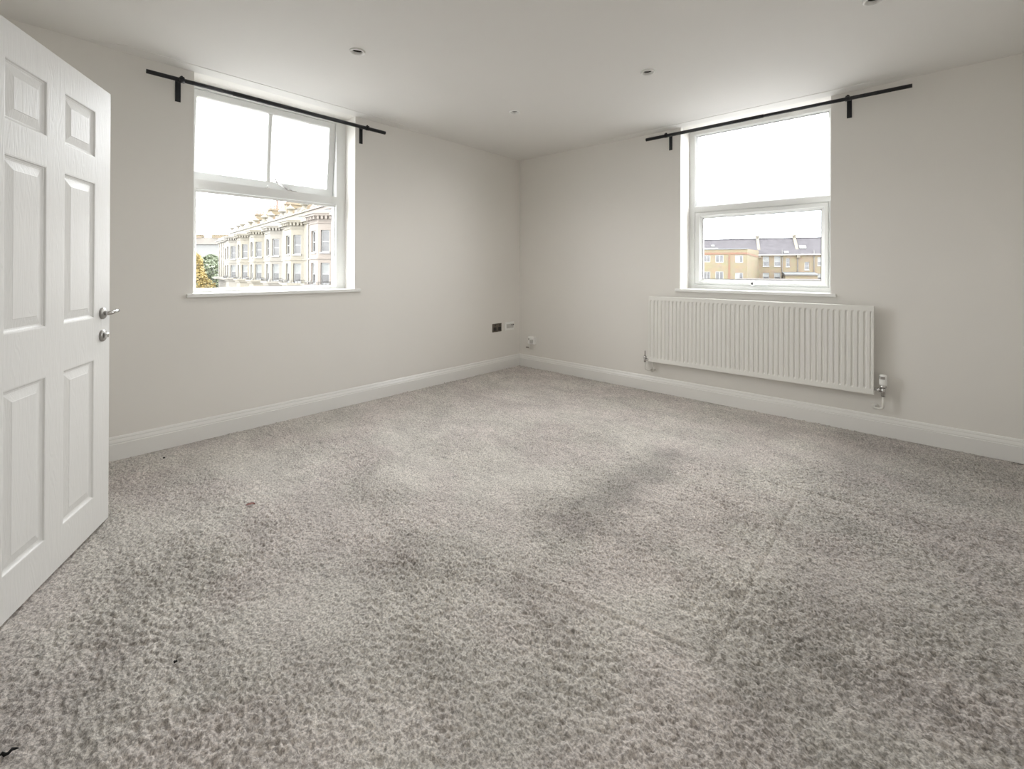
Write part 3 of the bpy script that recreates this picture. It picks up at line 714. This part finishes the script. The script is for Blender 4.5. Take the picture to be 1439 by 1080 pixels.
def make_house():
    h = empty('terraced_house', (0, 0, 0)); st = M['stucco']
    mb = MB(); mb.box(-1.54, -9.0, 0, 4.96, -.38, Z(5.9)); mb.build('facade', st, h, local=True)
    spec = []
    mbb = MB()
    for i, (p, q) in enumerate(zip(BAY[:-1], BAY[1:])):
        f, Ln = facet(p, q)
        a0, a1 = ((.22, .87) if i != 1 else (.42, 1.46))
        holes = [(a0, Z(.06), a1, Z(1.63)), (a0, Z(2.40), a1, Z(4.0))]
        mbb.wall(f, 0, 0, Ln, Z(4.9), holes, .13)
        for hh in holes: spec.append((f, hh, i))
    mbb.face([(x, y, Z(4.9)) for x, y in BAY])
    mbb.build('bay', st, h, local=True)
    for k, (f, hh, i) in enumerate(spec): sash_window(f, *hh, h, blind=(k in (0, 2)))
    # mouldings
    mb = MB()
    mb.prism(off(BAY, .07) , Z(1.90), Z(2.0)); mb.box(-1.54, -.40, Z(1.90), 4.96, -.31, Z(2.0)); mb.build('string_course', st, h, local=True)
    mb = MB(); mb.prism(off(BAY, .34), Z(-.16), Z(0)); mb.prism(off(BAY, .18), Z(-.36), Z(-.16)); mb.box(-1.54, -.40, Z(-.16), 4.96, -.10, Z(0)); mb.build('balcony_ledge', st, h, local=True)
    mb = MB(); mb.prism(off(BAY, .06), Z(4.50), Z(4.56)); mb.prism(off(BAY, .12), Z(4.86), Z(4.95)); mb.prism(off(BAY, .34), Z(5.02), Z(5.16)); mb.prism(off(BAY, .42), Z(5.16), Z(5.26)); mb.prism(off(BAY, .20), Z(4.95), Z(5.02))
    mb.box(-1.54, -.40, Z(4.86), 4.96, -.26, Z(5.02)); mb.box(-1.54, -.40, Z(5.02), 4.96, -.08, Z(5.22))
    mb.build('cornice', st, h, local=True)
    mb = MB()
    for (p, q) in zip(off(BAY, .12)[:-1], off(BAY, .12)[1:]):
        f, Ln = facet(p, q); n = int(Ln / .30)
        for k in range(n):
            a = (k + .5) * Ln / n
            c = [f(a - .07, Z(4.80), -.16), f(a + .07, Z(4.80), -.16), f(a + .07, Z(4.80), .02), f(a - .07, Z(4.80), .02)]
            mb.prism([(v[0], v[1]) for v in c], Z(4.78), Z(5.02))
    d = mb.build('dentil_course', st, h, local=True); d['kind'] = 'stuff'
    mb = MB(); lo_ = off(BAY, .34); hi_ = [(.45, -.42), (.95, -.30), (2.47, -.30), (2.97, -.42)]
    for k in range(3): mb.quad((*lo_[k], Z(5.26)), (*lo_[k + 1], Z(5.26)), (*hi_[k + 1], Z(5.56)), (*hi_[k], Z(5.56)))
    mb.face([(*p, Z(5.56)) for p in hi_]); mb.build('bay_roof', M['lead'], h, local=True)
    mb = MB(); mb.box(-1.54, -.75, Z(5.5), 4.96, -.36, Z(5.86)); mb.box(-1.54, -.80, Z(5.86), 4.96, -.24, Z(5.98)); mb.box(-1.54, -.70, Z(5.60), 4.96, -.30, Z(5.68)); mb.build('parapet', st, h, local=True)
    for s in (.22, 4.15):
        mb = MB(); mb.box(s - .28, -.78, Z(5.98), s + .28, -.22, Z(6.10))
        mb.lathe((s, -.50, Z(6.10)), (0, 0, 1), [(.30, 0), (.20, .12), (.15, .30), (.19, .36), (.33, .44), (.36, .50), (.31, .58), (.18, .66), (.09, .74), (.06, .84), (0, .88)], 14)
        mb.build('finial', st, h, local=True)
    mb = MB()
    R_ = off(BAY, .28)
    for (p, q) in zip(R_[:-1], R_[1:]):
        f, Ln = facet(p, q)
        mb.tube([f(0, Z(.24), 0), f(Ln, Z(.24), 0)], .022, 5); n = int(Ln / .24)
        for k in range(n + 1):
            a = k * Ln / n; mb.tube([f(a, Z(0), 0), f(a, Z(.24 if k % 3 else .36), 0)], .018, 4)
    r = mb.build('railing', M['iron'], h, local=True); r['kind'] = 'stuff'
    mb = MB(); mb.tube([(-1.30, -.30, 0), (-1.30, -.30, Z(4.8))], .055, 8); mb.build('downpipe', M['clip'], h, local=True)
    # chimney stack on the party wall
    mb = MB(); mb.box(-2.0, -4.0, Z(5.5), -1.08, -2.05, Z(7.9)); mb.box(-2.08, -4.08, Z(7.9), -1.0, -1.97, Z(8.12))
    ck = mb.build('chimney_stack', M['brown_brick'], h, local=True)
    for k in range(5):
        mb = MB(); mb.lathe((-1.54, -2.25 - k * .38, Z(8.12)), (0, 0, 1), [(.15, 0), (.12, .06), (.11, .34), (.15, .38), (.15, .44), (.09, .44)], 10)
        mb.build('chimney_pot', M['pot_pale'], ck, local=True)
    mb = MB(); mb.box(-1.95, -4.8, Z(5.5), -1.13, -1.2, Z(6.7)); mb.face([(-1.10, -1.1, Z(6.7)), (-1.10, -4.9, Z(6.7)), (-1.10, -3.0, Z(7.5))]); mb.face([(-1.98, -1.1, Z(6.7)), (-1.98, -4.9, Z(6.7)), (-1.98, -3.0, Z(7.5))])
    mb.quad((-1.10, -1.1, Z(6.7)), (-1.10, -3.0, Z(7.5)), (-1.98, -3.0, Z(7.5)), (-1.98, -1.1, Z(6.7))); mb.quad((-1.10, -4.9, Z(6.7)), (-1.10, -3.0, Z(7.5)), (-1.98, -3.0, Z(7.5)), (-1.98, -4.9, Z(6.7)))
    mb.build('party_gable', M['stucco_pale'], h, local=True)
    return h
HL = ['cream bay-fronted terraced house mostly hidden behind the window jamb, rightmost of the stucco terrace', 'pinkish bay-fronted terraced house, largest fully seen bay of the stucco terrace',
      'cream terraced house next left of the pinkish one in the stucco terrace', 'cream terraced house third from the right seen in the stucco terrace', 'cream terraced house fourth from the right seen in the stucco terrace',
      'cream terraced house with a bay, second bay from the far end of the stucco terrace', 'cream terraced house with the farthest bay of the stucco terrace']
def recolour(o, a, b):
    for ch in o.children_recursive:
        if ch.type == 'MESH' and ch.material_slots and ch.material_slots[0].material == a:
            ch.material_slots[0].link = 'OBJECT'; ch.material_slots[0].material = b
proto = make_house(); houses = []
for k in range(-1, 6):
    o = proto if k == -1 else copy_tree(proto)
    houses.append(o)
for i, o in enumerate(houses):
    o.location = terr(32.74 + 6.5 * (i - 1)); o.rotation_euler = (0, 0, TANG)
    tag(o, HL[i], 'house', 'bay-fronted stucco terrace')
recolour(houses[1], M['stucco'], M['stucco_pink']); recolour(houses[0], M['stucco'], M['stucco_pink'])
for i in (3, 6): recolour(houses[i], M['stucco'], M['stucco_pale'])
# one tall red pot and an aerial on the fifth stack
ch = [c for c in houses[5].children if c.name.startswith('chimney_stack')][0]
mb = MB(); mb.lathe((-1.54, -2.9, Z(8.12)), (0, 0, 1), [(.17, 0), (.14, .1), (.12, .85), (.16, .9), (.16, .98), (.1, .98)], 10); o = mb.build('tall_chimney_pot', M['pot'], ch, local=True); o['label'] = 'tall red chimney pot'
mb = MB(); mb.tube([(-1.54, -2.2, Z(8.1)), (-1.54, -2.2, Z(9.7))], .03, 6); mb.tube([(-1.9, -2.2, Z(9.65)), (-1.0, -2.2, Z(9.65))], .025, 6); mb.build('aerial', M['clip'], ch, local=True)

# the flat-fronted end house of the terrace
e = empty('end_house', (0, 0, 0)); 
fm = lambda a, z, d: (a, -.30 - d, z)
hl = [(1.9, Z(.06), 2.9, Z(1.63)), (1.9, Z(2.4), 2.9, Z(4.0))]
mb = MB(); mb.wall(fm, 0, 0, 7.6, Z(5.1), hl, .2); mb.box(0, -9, 0, 7.6, -.52, Z(5.1)); mb.build('facade', M['stucco_pale'], e, local=True)
for q in hl: sash_window(fm, *q, e)
for a0 in (4.0, 5.5, 7.0):
    for k in range(9):
        z0 = .05 + k * .53
        mb = MB(); mb.box(a0 - (.42 if k % 2 else .32), -.32, Z(z0), a0 + (.42 if k % 2 else .32), -.24, Z(z0 + .44)); mb.build('quoin', M['stucco'], e, local=True)
mb = MB(); mb.box(-.1, -.9, Z(4.9), 7.9, -.02, Z(5.1)); mb.box(-.1, -.9, Z(5.1), 8.0, .12, Z(5.25)); mb.box(0, -.9, Z(5.25), 7.7, -.2, Z(5.6)); mb.build('cornice', M['stucco_pale'], e, local=True)
mb = MB(); mb.box(-.1, -.6, Z(-.3), 8.2, .25, Z(0)); mb.build('balcony_ledge', M['stucco_pale'], e, local=True)
e.location = terr(70.2 + .0); e.rotation_euler = (0, 0, TANG); tag(e, 'pale flat-fronted house with quoins closing the far end of the stucco terrace', 'house')

# far building behind the trees
fb = empty('far_house', (-131.9, 28.1, GZ), YAW); tag(fb, 'far white-walled building with a brown roof and a row of chimney pots', 'house')
mb = MB(); mb.box(-13, 0, 0, 9, 9, Z(7.4)); mb.build('wall', M['render'], fb, local=True)
mb = MB(); a = Z(7.4); b = Z(9.6)
mb.quad((-13.3, -.4, a), (9.3, -.4, a), (9.3, 4.5, b), (-13.3, 4.5, b)); mb.quad((-13.3, 9.4, a), (9.3, 9.4, a), (9.3, 4.5, b), (-13.3, 4.5, b)); mb.face([(-13.3, -.4, a), (-13.3, 4.5, b), (-13.3, 9.4, a)]); mb.face([(9.3, -.4, a), (9.3, 4.5, b), (9.3, 9.4, a)]); mb.quad((-13.3, -.4, a), (9.3, -.4, a), (9.3, 9.4, a), (-13.3, 9.4, a))
mb.build('roof', M['tile'], fb, local=True)
for x0, x1 in ((-1.3, 3.4), (-9.0, -4.0)):
    mb = MB(); mb.box(x0, 4.0, Z(8.6), x1, 5.2, Z(10.15)); mb.box(x0 - .1, 3.9, Z(10.0), x1 + .1, 5.3, Z(10.2)); ck = mb.build('chimney_stack', M['brown_brick'], fb, local=True)
    n = 9
    for k in range(n):
        x = x0 + .25 + (x1 - x0 - .5) * k / (n - 1); hh = (.95, 1.2, .8)[k % 3]
        mb = MB(); mb.lathe((x, 4.6, Z(10.2)), (0, 0, 1), [(.17, 0), (.13, .1), (.12, hh - .1), (.17, hh - .05), (.17, hh), (.1, hh)], 8); mb.build('chimney_pot', M['pot'] if k % 3 else M['pot_pale'], ck, local=True)
mb = MB(); mb.tube([(.6, 4.6, Z(10.2)), (.6, 4.6, Z(12.0))], .04, 5); mb.tube([(0, 4.6, Z(11.9)), (1.6, 4.6, Z(11.95))], .035, 5); mb.build('aerial', M['clip'], fb, local=True)

def tree(name, label, loc, top, prof, n, leaf, m, seed):
    """crown from a radius profile [(z, r)] filled with leaf sprays, on a trunk"""
    rg = random.Random(seed); t = empty(name, (loc[0], loc[1], GZ)); tag(t, label, 'tree')
    mb = MB(); mb.tube([(0, 0, 0), (.1, .05, Z(prof[0][0]) * .6), (0, 0, Z(top) * .9)], [.28, .2, .05], 8)
    for k in range(10):
        z = Z(prof[0][0]) + (Z(top) - Z(prof[0][0])) * k / 12; w = k * 2.4
        mb.tube([(0, 0, z), (math.cos(w) * 1.0, math.sin(w) * 1.0, z + .6), (math.cos(w) * 1.7, math.sin(w) * 1.7, z + 1.3)], [.09, .05, .02], 5)
    mb.build('trunk', M['bark'], t, local=True)
    mb = MB()
    for k in range(n):
        z = rg.uniform(prof[0][0], prof[-1][0])
        for (za_, ra), (zb_, rb) in zip(prof[:-1], prof[1:]):
            if za_ <= z <= zb_: r = ra + (rb - ra) * (z - za_) / (zb_ - za_)
        w = rg.uniform(0, 6.283); lump = 1 + .16 * math.sin(3 * w + z * 1.3) + .10 * math.sin(5 * w - 2.1 * z)
        rr = r * lump * math.sqrt(rg.uniform(.35, 1))
        c = Vector((rr * math.cos(w), rr * math.sin(w), Z(z)))
        a = Vector((rg.gauss(0, 1), rg.gauss(0, 1), rg.gauss(0, .6))).normalized(); b = a.cross(Vector((rg.gauss(0, 1), rg.gauss(0, 1), rg.gauss(0, 1)))).normalized()
        l = leaf * rg.uniform(.7, 1.3)
        mb.quad(c - a * l, c + b * l * .5, c + a * l, c - b * l * .5)
    o = mb.build('foliage', m, t, local=True, weld=False, fix=False); o['kind'] = 'stuff'
tree('autumn_tree', 'yellow autumn tree tapering upwards at the left edge of the left window', (-70.6, 11.75), 4.0, [(-6, 3.2), (-1.2, 2.5), (1.2, 1.55), (2.8, .9), (4.0, .1)], 9000, .20, M['yellow_leaf'], 3)
tree('green_tree', 'rounded green tree between the yellow tree and the stucco terrace', (-85.2, 17.7), 3.5, [(-6, 2.6), (-3, 3.2), (0, 3.1), (1.8, 2.5), (3.0, 1.3), (3.5, .2)], 9000, .24, M['green_leaf'], 4)

# brick terrace opposite the right window
RU = Vector((-.95, -.32, 0)).normalized(); RN = Vector((RU.y, -RU.x, 0))          # along the row (to the left), and away
RB = Vector((-17.97, 88.37, GZ)); RANG = math.atan2(-RU.y, -RU.x)                # local x runs right, so x = -s; local y runs away
def row_house(x0, x1, holes, label, m, skylights, pipes):
    e = empty('brick_house', (RB.x, RB.y, GZ), RANG); tag(e, label, 'house', 'brick terrace under slate roofs')
    f = lambda a, z, d: (a, d, z)
    mb = MB(); mb.wall(f, x0, 0, x1, Z(4.15), holes, .14); mb.box(x0, .2, 0, x1, 8, Z(4.15)); mb.build('wall', m, e, local=True)
    for h in holes: sash_window(f, *h, e, blind=(h[2] - h[0] > .9))
    mb = MB(); a, b = Z(4.15), Z(7.40); g = .16
    mb.quad((x0, -.35, a), (x1, -.35, a), (x1, 4.2, b), (x0, 4.2, b)); mb.quad((x0, 8.4, a), (x1, 8.4, a), (x1, 4.2, b), (x0, 4.2, b))
    mb.quad((x0, -.35, a), (x1, -.35, a), (x1, 8.4, a), (x0, 8.4, a)); mb.face([(x0, -.35, a), (x0, 4.2, b), (x0, 8.4, a)]); mb.face([(x1, -.35, a), (x1, 4.2, b), (x1, 8.4, a)])
    rf = mb.build('roof', M['slate'], e, local=True)
    mb = MB(); mb.box(x0, 4.05, b - .05, x1, 4.35, b + .10); mb.build('ridge', M['slate'], rf, local=True)
    sl = (b - a) / 4.55
    for (xc, zc, w, hgt) in skylights:
        y = (Z(zc) - a) / sl - .35; dy = hgt / sl / 2
        mb = MB(); P = lambda x, yy, o_: (x, yy - o_ * .5, a + (yy + .35) * sl + o_)
        mb.quad(P(xc - w / 2, y - dy, .12), P(xc + w / 2, y - dy, .12), P(xc + w / 2, y + dy, .12), P(xc - w / 2, y + dy, .12))
        for q in (((-1, -1), (1, -1)), ((1, -1), (1, 1)), ((1, 1), (-1, 1)), ((-1, 1), (-1, -1))):
            c = [P(xc + i * w / 2, y + j * dy, o_) for o_ in (0, .12) for i, j in q]; mb.quad(c[0], c[1], c[3], c[2])
        mb.build('skylight', M['render'], rf, local=True)
    mb = MB(); mb.box(x0, -.42, Z(4.05), x1, -.30, Z(4.2)); mb.build('gutter', M['clip'], e, local=True)
    for px, z0, z1 in pipes:
        mb = MB(); mb.tube([(px, -.10, Z(z0)), (px, -.10, Z(z1))], .07, 6); mb.build('downpipe', M['iron'], e, local=True)
    return e
# holes are (x0, z0, x1, z1) with x to the right of the party wall by the yellow block
hA = row_house(-14, -.32, [], 'brick house whose slate roof shows above the yellow brick block', M['yellow_brick'], [(-9.0, 5.25, 3.4, .55), (-6.6, 5.0, 1.2, .45), (-8.2, 6.0, .6, .35)], [])
hB = row_house(-.32, 5.80, [(.24, Z(2.02), 1.27, Z(3.87)), (2.06, Z(2.02), 3.08, Z(3.87)), (3.92, Z(1.95), 4.50, Z(3.50)), (.24, Z(-.5), 1.27, Z(.85)), (2.06, Z(-.5), 3.08, Z(.85))],
               'brown brick house with two pairs of wide white windows, right of the yellow block', M['brown_brick'], [(4.0, 4.55, .7, .35)], [(3.30, -3, 5.0), (5.72, -3, 4.1)])
hC = row_house(5.80, 12.5, [(6.78, Z(1.40), 7.50, Z(2.82)), (8.75, Z(2.15), 9.75, Z(3.67)), (8.75, Z(-.5), 9.75, Z(.75))],
               'brown brick house at the right with a roof window and a low half-white sash', M['brown_brick'], [(6.75, 5.5, 1.05, .55)], [(8.2, -3, 4.9)])
for o, x in ((hB, -.32), (hC, 5.80)):
    mb = MB(); a, b = Z(4.15), Z(7.40); w = .24
    pts = [(-.45, a - .25), (4.2, b + .38), (8.5, a - .25)]
    for dx in (-w, w): mb.face([(x + dx, y, z) for y, z in pts] + [(x + dx, 4.2, a - .6)])
    for (y0, z0), (y1, z1) in zip(pts[:-1], pts[1:]): mb.quad((x - w, y0, z0), (x + w, y0, z0), (x + w, y1, z1), (x - w, y1, z1))
    mb.quad((x - w, -.45, a - .25), (x + w, -.45, a - .25), (x + w, -.45, a - .6), (x - w, -.45, a - .6))
    mb.box(x - .3, 3.8, b + .2, x + .3, 4.6, b + .62); mb.build('party_wall', M['stone'], o, local=True)

# yellow brick block projecting at the left
e = empty('brick_block', (RB.x, RB.y, GZ), RANG); tag(e, 'yellow brick block with a red brick band, at the left of the right window view', 'house')
f = lambda a, z, d: (a, -7 + d, z)
hl = [(-9.86, Z(2.70), -8.69, Z(3.94)), (-7.86, Z(2.62), -6.56, Z(3.96)), (-4.70, Z(2.60), -3.47, Z(3.90)), (-9.86, Z(-.5), -8.69, Z(1.0)), (-7.86, Z(-.5), -6.56, Z(1.05)), (-4.70, Z(-.5), -3.47, Z(.84))]
mb = MB(); mb.wall(f, -14, 0, -2.82, Z(5.0), hl, .14); mb.prism([(-14, -6.8), (-2.95, -6.8), (-.47, -.02), (-14, -.02)], 0, Z(4.99))
mb.quad((-2.82, -7, 0), (-.42, 0, 0), (-.42, 0, Z(4.85)), (-2.82, -7, Z(5.0))); mb.build('wall', M['yellow_brick'], e, local=True)
for k, h in enumerate(hl):
    t = .09; mb = MB(); a0, z0, a1, z1 = h; am = a0 + (a1 - a0) * .52
    mb.wall(mp_off(f, .05), a0, z0, a1, z1, [(a0 + t, z0 + t, am - .05, z1 - t), (am + .05, z0 + t, a1 - t, z1 - t)], .05)
    w = mb.build('window', M['sash_white'], e, local=True)
    for q0, q1, m in ((a0 + t, am - .05, 'blind' if k in (2, 5) else 'pane'), (am + .05, a1 - t, 'pane')):
        mb = MB(); mb.box(q0, -6.92, z0 + t, q1, -6.90, z1 - t); mb.build('pane', M[m], w, local=True)
mb = MB(); mb.box(-14, -7.06, Z(4.05), -2.78, -7.001, Z(4.38)); mb.quad((-2.78, -7.06, Z(4.05)), (-.40, -.02, Z(3.6)), (-.40, -.02, Z(3.9)), (-2.78, -7.06, Z(4.38))); mb.build('brick_band', M['red_brick'], e, local=True)
mb = MB(); mb.box(-5.80, -7.06, 0, -5.52, -7.001, Z(4.05)); mb.build('brick_pier', M['red_brick'], e, local=True)
mb = MB(); mb.box(-14, -7.12, Z(4.94), -2.76, -6.7, Z(5.06)); mb.build('coping', M['lead'], e, local=True)

# low extension and garden wall in front of the brick houses
e = empty('extension', (RB.x, RB.y, GZ), RANG); tag(e, 'low brick extension with a grey roof edge below the brown brick house', 'building')
mb = MB(); mb.box(3.4, -3, 0, 8.2, -.1, Z(.42)); mb.build('wall', M['brown_brick'], e, local=True)
mb = MB(); mb.box(3.3, -3.2, Z(.42), 8.3, -.1, Z(.62)); mb.build('fascia', M['iron'], e, local=True)
mb = MB(); mb.quad((3.3, -3.2, Z(.62)), (8.3, -3.2, Z(.62)), (8.3, -.1, Z(.98)), (3.3, -.1, Z(.98))); mb.quad((3.3, -3.2, Z(.61)), (8.3, -3.2, Z(.61)), (8.3, -.1, Z(.61)), (3.3, -.1, Z(.61))); mb.build('roof', M['lead'], e, local=True)
e = empty('garden_wall', (RB.x, RB.y, GZ), RANG); tag(e, 'long wall with pale coping along the bottom of the right window view', 'wall')
mb = MB(); mb.box(-4.6, -12.2, 0, 16, -12, Z(-.25)); mb.build('wall', M['brown_brick'], e, local=True)
mb = MB(); mb.box(-4.7, -12.3, Z(-.25), 16, -11.9, Z(-.05)); mb.build('coping', M['coping'], e, local=True)
